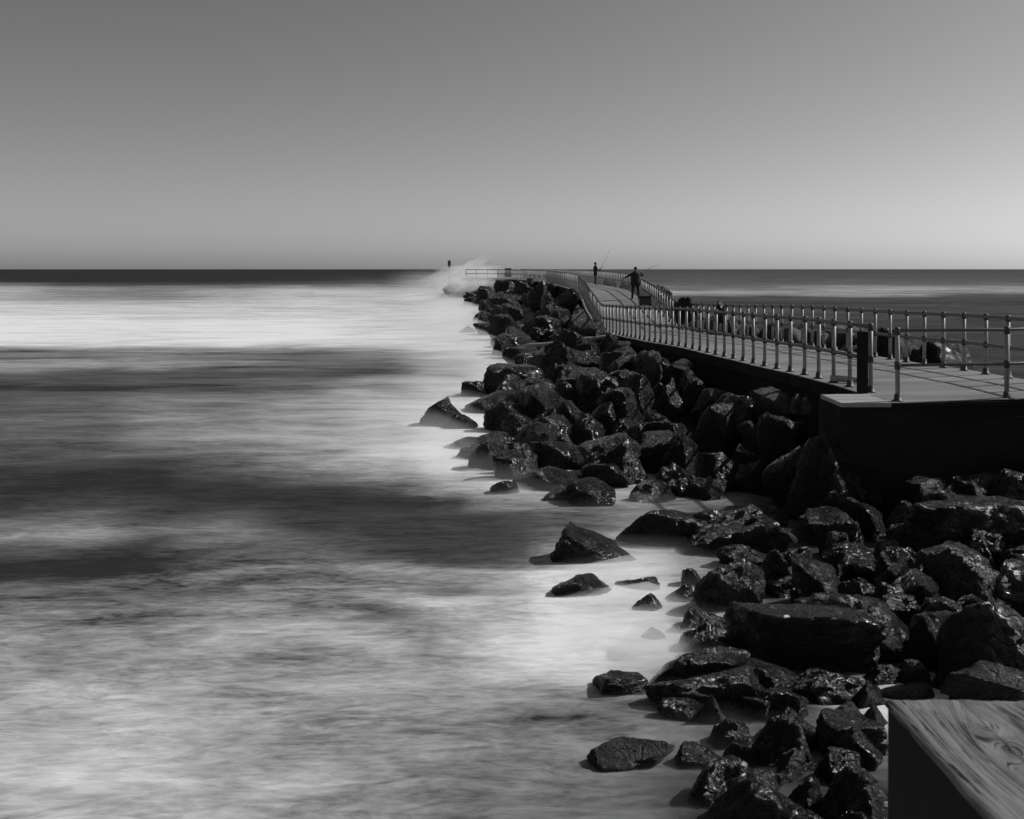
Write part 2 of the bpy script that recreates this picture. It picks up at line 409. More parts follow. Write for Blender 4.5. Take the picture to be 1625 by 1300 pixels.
def railing(name, label, pts, group=None, full_until=60, mid=.54, post_at=None, r_rail=.034):
    root = empty(name, pts[0]); tag(root, label, 'railing', group)
    post, fl, co, cp = POST
    for p in (post_at or pts):
        q = Vector(p)-Vector(pts[0])
        o = link('post', post, root); o.location = q
        tl = random.uniform(-.012, .012); o.rotation_euler = (random.uniform(-.01,.01), tl, 0)
        if p[1] < full_until:
            for nm, mm, zz in (('base_flange', fl, 0), ('collar', co, mid), ('post_cap', cp, PH)):
                s_ = link(nm, mm, o); s_.location = (0,0,zz); s_.rotation_euler.z = random.random()*3
    rel = [Vector(p)-Vector(pts[0]) for p in pts]
    for h in (PH-.005, mid):
        bm = bmesh.new(); bm_tube(bm, [v+Vector((0,0,h)) for v in rel], r_rail, 10)
        link('rail', bm_mesh('rail', bm, True), root, M['rail'])
    return root
def walk_pts(dx, dz, d0, d1, step):
    out = []; d = d0
    while d < d1:
        out.append((left_edge(d)+dx, d, deck_z(d)+dz)); e = d+.1
        v = math.hypot(.1, left_edge(e)-left_edge(d)); d += step*.1/v
    return out
left_pts = [at(1382,625.5,17.85)-Vector((0,0,0))]+[Vector(p) for p in walk_pts(0, .004, 18.7, 137, .80)]
left_pts[0].z = fz+.004
railing('pipe_railing', 'long pipe railing on the seaward left edge of the walkway', [tuple(p) for p in left_pts], 'walkway railings')
right_pts = walk_pts(WID-.02, .064, 17.2, 139, .84)
railing('pipe_railing', 'long pipe railing along the right edge of the walkway', right_pts, 'walkway railings')
front = [(5.83,16.67,fz+.004),(7.59,16.92,fz+.004),(9.12,17.08,fz+.05)]
railing('pipe_railing', 'short two-rail pipe railing across the front of the landing', front, 'walkway railings', r_rail=.024)
endp = [at(x, 441, 144) for x in (739.5,756,774,790,808,826)]
for p in endp: p.z = 2.554
railing('pipe_railing', 'sparse pipe railing round the spray-swept sea end platform', [tuple(p) for p in endp], 'walkway railings', r_rail=.045, full_until=200)

# upright black board at the gap in the railing, a length of pipe on the slabs
bm = bmesh.new(); bm_box(bm, (-.088,-.02,0), (.088,.02,.99), .004)
o = link('upright_board', bm_mesh('upright_board', bm), None, M['black']); o.location = (5.63,17.72,fz+.004); o.rotation_euler = (0,.004,.05)
tag(o, 'tall black board standing upright beside the last post at the railing gap', 'board')
bm = bmesh.new(); bm_tube(bm, [(-.33,0,.06),(.33,0,.06)], .058, 14)
o = link('loose_pipe', bm_mesh('loose_pipe', bm, True), None, M['log']); o.location = (5.93,19.35,fz+.01); o.rotation_euler.z = R(-24)
tag(o, 'short pale pipe lying on the slabs behind the near railing', 'pipe')

# ------------------------------------------------------------------ boulders
_ico = {}
def ico(s):
    if s not in _ico:
        bm = bmesh.new(); bmesh.ops.create_icosphere(bm, subdivisions=s, radius=1)
        V = np.array([v.co[:] for v in bm.verts]); Fc = np.array([[v.index for v in f.verts] for f in bm.faces]); bm.free()
        _ico[s] = (V, Fc)
    return _ico[s]
def rock_verts(seed, sub, style):
    rg = np.random.RandomState(seed); D, Fc = ico(sub)
    n = rg.normal(size=(rg.randint(11, 17), 3)); n /= np.linalg.norm(n, axis=1)[:,None]
    h = rg.uniform(.58, 1.0, len(n)); p = 40
    if style == 'block':
        a = np.array([[1,0,0],[-1,0,0],[0,1,0],[0,-1,0],[0,0,1],[.3,-1,.2],[1,.4,.3]], float)+rg.normal(size=(7,3))*.13
        a /= np.linalg.norm(a, axis=1)[:,None]; n = np.vstack([n[:6], a]); h = np.concatenate([rg.uniform(.85,1.05,6), rg.uniform(.66,.8,7)]); p = 50
    elif style == 'round':
        p = 9; h = rg.uniform(.8, 1, len(n))
    dots = np.maximum(D@n.T, 1e-3)/h
    r = (dots**p).sum(1)**(-1/p)
    r = np.minimum(r, 1.5)
    o = rg.rand(3)*50
    P = D*r[:,None]
    amp = .05 if style == 'round' else .09
    f1 = fbm(P*1.7+o, 4, seed%97); f2 = fbm(P*6+o, 4, seed%89+3, .62)
    rid = 1-np.abs(fbm(P*2.4+o+9, 3, seed%83))
    P = P*(1+amp*1.9*f1+amp*(.9 if sub > 3 else .4)*f2-amp*.8*np.clip(rid-.9, 0, 1)*8)[:,None]
    return P, Fc
def fit(P, taper=0, px=0, py=0, lean=0):
    P = P.copy(); lo, hi = P.min(0), P.max(0); P = (P-(lo+hi)/2)/(hi-lo)*2
    z = (P[:,2]+1)/2; k = 1-taper*z
    P[:,0] = P[:,0]*k+px*z; P[:,1] = P[:,1]*k+py*z; P[:,2] = z
    if lean: P[:,2] = np.clip(P[:,2], 0, None)*(1+lean*P[:,0])
    for a in (0, 1):
        lo, hi = P[:,a].min(), P[:,a].max(); P[:,a] = (P[:,a]-(lo+hi)/2)/(hi-lo)
    P[:,2] = (P[:,2]-P[:,2].min())/(P[:,2].max()-P[:,2].min()); return P
def ground_hit(px, py, dmax=170):        # where the line of sight meets sea or rubble
    d = np.arange(5.5, dmax, .04)
    X = (px-CX)/F*d; Z = HC-(py-HY)/F*d
    g_ = np.maximum(slope_z(X, d)-.1, 0)
    k = np.argmax(Z <= g_)
    return float(d[k]) if Z[k] <= g_[k] else min(water_d(py), dmax)
SEED = [100]; NAMED = []
def boulder(x0, x1, y0, y1, label, style='ang', mat='rock_wet', sub=4, taper=.25, px=0, py=0, lean=0, d=None, deep=.85, group='boulders of the breakwater', seed=None, rz=0):
    SEED[0] += 1
    if y1 > 800 and sub == 4 and (x1-x0) > 44: sub = 5
    if d is None: d = ground_hit((x0+x1)/2, y1)
    ppm = F/d; w = (x1-x0)/ppm
    dp = w*deep; dp = min(dp, 2.6)
    dc = d+dp*.42
    ztop = HC-(y0-HY)/F*(dc+dp*.05)
    zb = HC-(y1-HY)/F*d
    w *= dc/d
    w *= 1.13; ztop += .03+.05*(ztop-zb)
    H = max(ztop-zb, .06)/.66+.05; zb2 = ztop-H
    P, Fc = rock_verts(seed or SEED[0], sub, style); P = fit(P, taper, px, py, lean)
    xc = ((x0+x1)/2-CX)/F*dc
    P = P*np.array([w, dp, H])
    me = mesh_np('boulder', P, Fc)
    o = link('boulder', me, None, M[mat]); o.location = (xc, dc, zb2)
    tag(o, label, 'boulder', group); NAMED.append((xc, dc, label)); return o

B = boulder
# --- beyond the water gap, along the left foot of the walkway
ROCKS = [
 (670,752,634,678,'pyramid-shaped black boulder at the far left of the middle pile','ang',dict(taper=.8,px=.25,deep=.7)),
 (705,756,659,681,'small rough boulder leaning on the pyramid-shaped one','ang',{}),
 (733,771,607,630,'flat-topped boulder half sunk in foam behind the pyramid-shaped one','block',{}),
 (772,869,581,624,'large rounded dark boulder with a steep left side, top of the middle pile','block',dict(lean=-.25)),
 (742,850,622,652,'low smooth grey-washed boulder under the large rounded one','round',{}),
 (770,840,640,686,'sloping dark boulder right of the pyramid-shaped one','ang',dict(taper=.5,px=.3)),
 (797,856,658,692,'dark boulder in front of the sloping one','ang',{}),
 (697,766,695,714,'long low round-ended boulder awash in foam','round',dict(taper=.1)),
 (758,822,687,713,'low boulder with a glinting crest behind the long round-ended one','ang',{}),
 (722,782,706,730,'low grey wedge boulder sinking into foam','ang',dict(taper=.5)),
 (748,836,697,746,'hump-backed boulder with a bright wet right edge','ang',dict(taper=.55,px=.35)),
 (783,838,720,763,'dark boulder just below the hump-backed one','block',{}),
 (780,822,764,784,'small round boulder at the lower left tip of the middle pile','round',{}),
 (818,926,742,779,'long dark low boulder beside the small round one','round',dict(lean=.12)),
 (903,973,766,804,'rough square boulder standing in the gap water','block',dict(sub=4)),
 (1002,1071,766,799,'flat dark boulder alone in the gap water','round',{}),
 (830,950,700,746,'broad dark boulder above the long low one','ang',{}),
 (958,1044,700,768,'boulder with a glittering sloping right face above the gap water','ang',dict(taper=.4,px=-.1,sub=5)),
 (880,945,640,694,'boulder with bright wet patches in the middle pile','ang',{}),
 (868,925,610,650,'sharp-edged boulder left of the middle of the pile','ang',{}),
 (918,986,594,646,'tall dark boulder in the middle of the pile','block',{}),
 (984,1046,596,650,'dark boulder right of the tall one in the pile','ang',{}),
 (920,978,640,692,'squat boulder below the tall one in the pile','ang',{}),
 (968,1062,672,718,'wide low boulder above the glittering one','ang',dict(lean=.15)),
 (902,972,560,602,'dark boulder below the driftwood pole','ang',{}),
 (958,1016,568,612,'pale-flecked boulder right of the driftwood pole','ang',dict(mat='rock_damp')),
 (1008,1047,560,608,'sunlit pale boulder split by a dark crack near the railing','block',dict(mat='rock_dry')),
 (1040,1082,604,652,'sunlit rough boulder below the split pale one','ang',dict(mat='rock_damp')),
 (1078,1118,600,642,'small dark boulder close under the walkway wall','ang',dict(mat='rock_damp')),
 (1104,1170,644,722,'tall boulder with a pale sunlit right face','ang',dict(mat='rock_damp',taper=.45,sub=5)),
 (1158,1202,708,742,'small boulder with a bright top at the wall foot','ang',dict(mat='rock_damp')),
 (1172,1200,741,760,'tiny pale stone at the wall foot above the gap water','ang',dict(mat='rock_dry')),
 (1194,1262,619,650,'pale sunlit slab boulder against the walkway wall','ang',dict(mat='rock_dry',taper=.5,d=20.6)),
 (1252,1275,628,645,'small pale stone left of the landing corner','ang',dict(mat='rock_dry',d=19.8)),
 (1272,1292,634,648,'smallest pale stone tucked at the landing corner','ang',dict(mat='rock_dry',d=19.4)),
 (842,930,660,706,'dark boulder in the heart of the middle pile above the broad one','ang',{}),
 (1040,1112,740,786,'black boulder behind the flat one in the gap water','ang',{}),
 (926,1000,735,775,'black boulder between the long low one and the glittering one','ang',{}),
 (1086,1150,764,792,'low black boulder at the right of the gap water','ang',{}),
 (800,850,706,752,'dark boulder right of the hump-backed one','ang',{}),
 (860,915,775,796,'low dark boulder in front of the long low one','round',{}),
 (1118,1190,1146,1190,'dark boulder in wash left of the half-hidden one','ang',{}),
 (1228,1300,1240,1300,'dark boulder at the bottom between the large one and the small peaked one','ang',{}),
 (1330,1396,1160,1226,'black boulder against the timber side','ang',{}),
 (1180,1240,1226,1262,'low dark boulder under the large peaked one','ang',{}),
 (855,906,545,602,'dark boulder under the seaward end of the driftwood pole','ang',{}),
 (1050,1110,690,745,'black boulder right of the glittering one','ang',{}),
 (1108,1165,722,775,'black boulder at the right end of the gap water','ang',{}),
 (820,868,540,560,'flat black boulder at the seaward tip of the driftwood pole','round',{}),
 (833,879,518,541,'blunt black boulder on the far waterline','block',{}),
 (880,935,525,570,'black boulder behind the driftwood pole','ang',{}),
 (753,802,514,530,'low black boulder awash far down the left shore','round',{}),
 (727,754,519,528,'faint low stone in foam left of the far black ones','round',{}),
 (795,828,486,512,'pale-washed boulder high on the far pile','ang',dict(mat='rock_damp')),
 (752,778,496,509,'small boulder in mist on the far waterline','ang',{}),
 (770,800,489,503,'small black boulder on the far waterline','ang',{}),
 (733,762,470,486,'black boulder at the left tip of the far pile','ang',dict(taper=.5)),
 (752,792,455,482,'black boulder at the top left of the far pile','ang',{}),
 (785,818,446,470,'topmost black boulder of the far pile','ang',{}),
 (775,822,468,492,'broad black boulder in the far pile','ang',{}),
 (812,850,446,478,'black boulder below the far railing','ang',{}),
 (838,880,448,486,'black boulder near the bend of the far railing','ang',{}),
 (876,922,460,500,'black boulder under the rising railing','ang',{}),
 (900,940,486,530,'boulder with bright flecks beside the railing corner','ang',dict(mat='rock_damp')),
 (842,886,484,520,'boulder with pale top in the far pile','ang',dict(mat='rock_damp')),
 # --- the near pile
 (870,1012,838,894,'long black boulder with a blunt left end, alone in the water','block',dict(taper=.15,lean=-.38,deep=.5,sub=5)),
 (988,1142,814,868,'smooth whale-backed boulder behind the blunt-ended one','round',dict(lean=.3,sub=5,deep=.5)),
 (1088,1252,808,882,'large black boulder right of the whale-backed one','ang',dict(sub=5,deep=.6)),
 (1203,1247,806,838,'small boulder with a brilliant wet face','ang',dict(mat='rock_damp')),
 (880,978,914,946,'low two-humped boulder in foam, farthest left of the near pile','ang',dict(taper=.45)),
 (980,1046,917,938,'low jagged boulder right of the two-humped one','ang',dict(taper=.4)),
 (1005,1056,946,972,'small boulder capped with foam','ang',dict(taper=.5)),
 (1083,1121,905,931,'small blunt boulder leaning left in the foam','ang',dict(px=-.4,taper=.5)),
 (1056,1104,930,956,'small dark boulder beside the large shiny one','round',{}),
 (1104,1212,889,972,'large shiny black boulder with streaked right side','ang',dict(taper=.45,px=.15,sub=5)),
 (1075,1156,966,1008,'foam-washed round boulder full of glints','round',dict(mat='rock_damp')),
 (1082,1150,992,1037,'pointed boulder below the foam-washed round one','ang',dict(taper=.7,px=.2)),
 (1015,1054,1001,1016,'tiny glinting stone alone in foam','ang',{}),
 (1018,1176,1030,1092,'long dark boulder with a rounded left shoulder','ang',dict(lean=.1,sub=5,deep=.55)),
 (1164,1388,964,1068,'biggest black block with a level top and pale right edge','block',dict(taper=.08,sub=5,deep=.6)),
 (943,1023,1072,1104,'flat-topped square boulder at the foam edge','block',dict(taper=.1)),
 (1033,1206,1064,1128,'wide black boulder with a humped left end','ang',dict(sub=5,deep=.5,taper=.2)),
 (1103,1152,1108,1154,'pointed boulder with a foamy face','ang',dict(taper=.75,mat='rock_damp')),
 (1260,1366,1066,1120,'round black boulder with sparkling right side','ang',dict(sub=5)),
 (1364,1432,1057,1087,'low boulder at the back of the bright pool','ang',{}),
 (1424,1470,1054,1085,'grey stone on the right of the bright pool','round',dict(mat='rock_damp')),
 (1343,1402,1085,1124,'dark boulder at the left of the bright pool','ang',{}),
 (1398,1476,1087,1112,'flat oval stone in the bright pool','round',dict(mat='rock_damp',taper=.1)),
 (1480,1504,1074,1088,'tiny triangular stone in the bright pool','ang',dict(taper=.7)),
 (1508,1530,1075,1088,'tiny dark stone at the right edge of the bright pool','ang',{}),
 (1180,1250,1110,1148,'dark boulder above the large peaked one','ang',{}),
 (1238,1302,1132,1168,'wet glossy boulder right above the large peaked one','ang',{}),
 (1170,1302,1146,1242,'large peaked black boulder with glinting right ridge','ang',dict(taper=.6,sub=5,px=.1)),
 (1318,1366,1119,1147,'pale round stone washed by foam','round',dict(mat='rock_damp')),
 (1298,1404,1146,1208,'dark boulder with a shiny ledge beside the timber','block',dict(sub=5)),
 (938,1072,1174,1224,'grey misty boulder low in foam at the bottom','ang',dict(taper=.5,sub=5,mat='rock_damp')),
 (1074,1158,1184,1224,'peaked boulder right of the grey misty one','ang',dict(taper=.65,px=-.2)),
 (1084,1208,1214,1292,'sloping boulder with a bright wet crest near the bottom edge','ang',dict(taper=.55,px=.3,sub=5)),
 (1094,1302,1232,1325,'large black boulder cut by the bottom edge','ang',dict(taper=.5,sub=5,deep=.6)),
 (1266,1318,1236,1278,'small peaked boulder right of the large bottom one','ang',dict(taper=.6)),
 (1288,1408,1224,1318,'black boulder at the bottom left of the timber','ang',dict(sub=5,taper=.4)),
 (1318,1410,1288,1340,'boulder at the very bottom beside the timber','ang',{}),
 (1150,1268,1058,1112,'dark boulder at the foot of the biggest block','ang',{}),
 (1196,1278,1096,1142,'rough black boulder right of the pointed foamy one','ang',{}),
 (1206,1300,1150,1196,'half-hidden boulder behind the large peaked one','ang',{}),
 (1296,1368,1196,1248,'boulder wedged between the peaked one and the timber','ang',{}),
 (1150,1216,1186,1226,'low boulder in wash left of the large peaked one','round',{}),
 (1366,1412,1118,1160,'dark boulder touching the far corner of the timber','ang',{}),
 (1046,1118,1112,1146,'low black boulder under the wide humped one','round',{}),
 (1218,1282,1196,1250,'dark boulder at the right foot of the peaked one','ang',{}),
 (1200,1262,1000,1030,'black boulder in front of the biggest block at its left','ang',{}),
 (1160,1222,940,1000,'black boulder behind the pointed one','ang',{}),
 (1130,1190,1046,1080,'boulder between the long dark one and the biggest block','ang',{}),
 (1308,1398,870,930,'wide black boulder in the heart of the near pile','ang',{}),
 (1296,1360,830,880,'black boulder under the sparkling one','ang',{}),
 (1396,1470,838,886,'black boulder below the flat grey facet','ang',{}),
 (1440,1500,900,960,'black boulder left of the big pitted one','ang',{}),
 (1380,1440,930,990,'black boulder above the curled rims','ang',{}),
 (1440,1520,950,1000,'low black boulder between the pitted and the glossy ones','ang',{}),
 (1220,1300,905,950,'black boulder behind the long lit ridge','ang',{}),
 (1140,1215,868,905,'black boulder in front of the large one beside the whale-backed','ang',{}),
 (1215,1312,716,786,'black boulder in the shade of the landing corner','ang',dict(d=16.9,taper=.4)),
 (1252,1362,690,790,'tall black boulder hiding the landing corner','ang',dict(d=16.0,taper=.15,seed=777)),
 (1206,1272,660,730,'black boulder in shade under the small pale stones','ang',dict(d=18.6)),
 (1150,1240,728,782,'black boulder in the shade left of the landing corner','ang',dict(d=18.3)),
 (704,742,450,470,'mist-veiled boulder at the outermost tip of the jetty','ang',dict(d=134,taper=.6)),
 (730,770,443,466,'mist-veiled boulder below the end railing','ang',dict(d=133,taper=.5)),
 (760,800,442,466,'dark misty boulder right below the end railing','ang',dict(d=135)),
 # --- the right, below the landing
 (1278,1392,744,820,'boulder with a spray of sparkles below the landing','ang',dict(taper=.5,sub=5)),
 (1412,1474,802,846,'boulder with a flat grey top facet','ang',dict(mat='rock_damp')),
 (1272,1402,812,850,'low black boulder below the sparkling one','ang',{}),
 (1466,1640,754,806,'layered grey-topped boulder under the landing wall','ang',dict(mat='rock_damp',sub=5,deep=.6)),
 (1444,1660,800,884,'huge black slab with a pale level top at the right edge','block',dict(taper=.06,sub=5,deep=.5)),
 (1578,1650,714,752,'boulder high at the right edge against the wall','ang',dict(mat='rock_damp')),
 (1222,1296,868,912,'boulder with curved wet ridges','ang',{}),
 (1342,1376,854,908,'narrow boulder with a glittering face','ang',{}),
 (1388,1424,882,938,'upright narrow stone with a thin lit rim','ang',dict(taper=.5)),
 (1408,1458,874,914,'squared stone with a pale front edge','block',{}),
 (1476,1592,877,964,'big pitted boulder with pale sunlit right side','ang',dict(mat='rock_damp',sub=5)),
 (1588,1624,880,918,'boulder at the right edge beside the big pitted one','ang',{}),
 (1258,1328,938,976,'boulder with one long lit ridge','ang',{}),
 (1234,1288,970,988,'pale rough stone on top of the biggest block','ang',dict(mat='rock_damp')),
 (1388,1456,978,1040,'glossy boulder with curled wet rims','ang',{}),
 (1448,1514,984,1064,'tall glossy boulder left of the great smooth one','ang',{}),
 (1504,1680,964,1094,'great smooth black boulder at the right edge','round',dict(sub=5,deep=.6)),
 (1506,1562,948,990,'boulder with a thin lit edge above the great smooth one','ang',{}),
 (1496,1680,1058,1116,'boulder with sunlit jagged top behind the timber','ang',dict(taper=.5,mat='rock_damp',sub=5,deep=.5)),
 (1196,1262,878,944,'dark boulder behind the large shiny one','ang',{}),
 (1290,1350,880,940,'black boulder amid the near pile','ang',{}),
 (1330,1392,920,972,'rough boulder behind the biggest block','ang',{}),
]
for (x0,x1,y0,y1,lab,stl,kw) in ROCKS: B(x0,x1,y0,y1,lab,stl,**kw)

FILL = []
# --- stones that fill the slope between those
def filler(zone, label, n, dlo, dhi, t0, t1, s0, s1, mats, seed, sub=3, side='left'):
    rg = random.Random(seed); placed = []
    base = [rock_verts(seed*10+k, sub, rg.choice(['ang','ang','block'])) for k in range(10)]
    meshes = {}
    tries = 0
    while len(placed) < n and tries < n*60:
        tries += 1
        d = dlo*(dhi/dlo)**rg.random(); t = t0+(t1-t0)*rg.random()
        if side == 'left':
            xw = float(np.interp(d, SD, SX)); xl = left_edge(d) if d > 16.6 else d*.47+.5
            X = xw+(xl-.2-xw)*t; z = float(slope_z(X, d))
        else:
            X = left_edge(d)+WID+.45+t*2.4; z = deck_z(d)+.1-t*.5
        s = rg.uniform(s0, s1)
        qx, qy = CX+F*X/d, HY+(HC-z-.1*s)*F/d
        if side == 'left' and 1300 < qx < 1560 and 1010 < qy < 1200: continue      # the open pool
        if any(math.hypot(X-a, (d-b_))< .5*(s+c) for a, b_, c in placed): continue
        k = rg.randrange(len(base)); mt = rg.choice(mats)
        if (k, mt) not in meshes:
            me = mesh_np('boulder', fit(base[k][0], .3), base[k][1]); me.materials.append(M[mt]); meshes[(k, mt)] = me
        o = link('boulder', meshes[(k, mt)]); o.location = (X, d, z-.35*s)
        o.scale = (s*rg.uniform(.9,1.3), s*rg.uniform(.7,1.1), s*rg.uniform(.75,1.05)); o.rotation_euler = (rg.uniform(-.25,.25), rg.uniform(-.25,.25), rg.random()*6.28)
        tag(o, label, 'boulder', zone); placed.append((X, d, s)); FILL.append((o, label, s))
filler('filling stones of the far pile', 'small dark stone', 36, 42, 125, .12, .97, .9, 1.9, ['rock_wet','rock_wet','rock_damp'], 11)
filler('filling stones of the middle pile', 'small dark stone', 48, 19.5, 42, .22, .95, .7, 1.3, ['rock_wet','rock_wet','rock_wet','rock_damp'], 12, sub=4)
filler('filling stones of the near pile', 'small dark stone', 32, 9.6, 16.2, .3, .98, .4, .85, ['rock_wet'], 13, sub=4)
filler('stones behind the right railing', 'sunlit stone', 27, 26.0, 46, 0, .7, .8, 1.4, ['rock_damp','rock_dry','rock_wet'], 14, side='right')
filler('stones behind the right railing', 'distant stone', 10, 48, 110, .1, .9, .8, 1.4, ['rock_damp','rock_wet'], 15, side='right')
B(1070,1103,473,500,'dark boulder showing above the right railing at its dip','ang',mat='rock_wet',d=43)
B(1137,1152,478,500,'single dark boulder poking above the right railing','ang',mat='rock_wet',d=38)
# each filling stone is told by the boulder nearest to it
used = {}
STOP = {'the','a','of','in','at','by','with','to','and','its','under','below','beside','behind','above','left','right','near','on','down','one','middle','far','large','great','big','close','just','alone','cut','low'}
W_ = 'first second third fourth fifth sixth seventh eighth ninth tenth eleventh twelfth thirteenth fourteenth fifteenth sixteenth seventeenth eighteenth nineteenth twentieth'.split()
def ORD(k): return W_[k-1] if k <= 20 else (('thirtieth' if k == 30 else 'fortieth' if k == 40 else {2:'twenty',3:'thirty',4:'forty'}[k//10]+'-'+W_[k%10-1]))
for (o, word, s_) in sorted(FILL, key=lambda q: q[0].location.y):
    best = min(NAMED, key=lambda q: math.hypot(q[0]-o.location.x, (q[1]-o.location.y)*.8))
    if o['group'] == 'stones behind the right railing':
        dd = o.location.y; k = 1+sum(1 for q in FILL if q[0]['group'] == o['group'] and q[0].location.y < dd)
        side_ = 'hard against' if o.location.x-left_edge(dd)-WID < 1.2 else 'set back from'
        o['label'] = f"{word} {side_} the right railing, {ORD(k)} of the heap from the near end"; continue
    dx, dy = o.location.x-best[0], o.location.y-best[1]
    rel = ('right of' if dx > 0 else 'left of') if abs(dx) > abs(dy) else ('behind' if dy > 0 else 'in front of')
    ref = best[2].split(',')[0].split()
    size = 'large' if s_ > 1.1 else 'medium' if s_ > .7 else 'small'
    for adj in ('dark', 'black', 'rough', 'squat', 'wet'):
        w = [size, adj, 'stone']+rel.split()+['the']; w += ref[:16-len(w)]
        while w[-1] in STOP: w.pop()
        lab = ' '.join(w)
        if lab not in used: break
    used[lab] = 1; o['label'] = lab

# driftwood pole on the slope
bm = bmesh.new()
a = at(822,551,42.0); c = at(977,532.5,42.0)
n = 9; pts = [a.lerp(c, k/(n-1))+Vector((0,0,.03*math.sin(k*1.7))) for k in range(n)]
bm_tube(bm, [p-a for p in pts], [.06+.03*k/(n-1) for k in range(n)], 8)
o = link('driftwood_pole', bm_mesh('driftwood_pole', bm, True), None, M['log']); o.location = a
tag(o, 'long pale pole lying across the boulders below the railing corner', 'pole')

# ------------------------------------------------------------------ far end: signs, beacon
bm = bmesh.new(); bm_box(bm, (-.42,-.05,.1), (.42,.05,1.25), .02); bm_box(bm, (-.34,-.02,-.0), (-.26,.03,.1)); bm_box(bm, (.26,-.02,0), (.34,.03,.1))
o = link('notice_board', bm_mesh('notice_board', bm), None, M['mesh']); p = at(806,441,140); o.location = (p.x, 142.5, 2.554)
tag(o, 'dark upright board standing behind the far end railing', 'board')
bc = empty('channel_beacon', (at(713,430,300).x, 300, -1)); tag(bc, 'lone dark beacon post with a square topmark far out at sea', 'beacon')
bm = bmesh.new(); bm_lathe(bm, [(.26,0),(.2,6.2)], 10); link('pile', bm_mesh('pile', bm, True), bc, M['fitting'])
bm = bmesh.new(); bm_box(bm, (-.42,-.3,5.6), (.42,.3,6.9), .05); link('topmark', bm_mesh('topmark', bm), bc, M['fitting'])
bm = bmesh.new(); bm_lathe(bm, [(.14,6.9),(.14,7.15),(.06,7.25)], 8); link('lantern', bm_mesh('lantern', bm, True), bc, M['fitting'])

# ------------------------------------------------------------------ people
def skin_mesh(name, joints, bones, mats, pick, parent=None, loc=(0,0,0), rz=0):
    me = bpy.data.meshes.new(name); ks = list(joints)
    me.from_pydata([joints[k][0] for k in ks], [(ks.index(a), ks.index(b_)) for a, b_ in bones], [])
    o = bpy.data.objects.new(name, me); COL.objects.link(o)
    sk = o.modifiers.new('s', 'SKIN'); sk.use_smooth_shade = True
    for i, k in enumerate(ks):
        r = joints[k][1]; r = r if isinstance(r, tuple) else (r, r)
        if r[0] > .04: r = (r[0]*1.22, r[1]*1.22)
        me.skin_vertices[0].data[i].radius = r; me.skin_vertices[0].data[i].use_root = (i == 0)
    sb = o.modifiers.new('d', 'SUBSURF'); sb.levels = 2; sb.render_levels = 2
    bpy.context.view_layer.update()
    ev = o.evaluated_get(bpy.context.evaluated_depsgraph_get()); nm = bpy.data.meshes.new_from_object(ev)
    bpy.data.objects.remove(o); nm.name = name
    nm.materials.clear()
    for m_ in mats: nm.materials.append(m_)
    for p in nm.polygons: p.use_smooth = True; p.material_index = pick(p.center)
    o = link(name, nm, parent); o.location = loc; o.rotation_euler.z = rz; return o
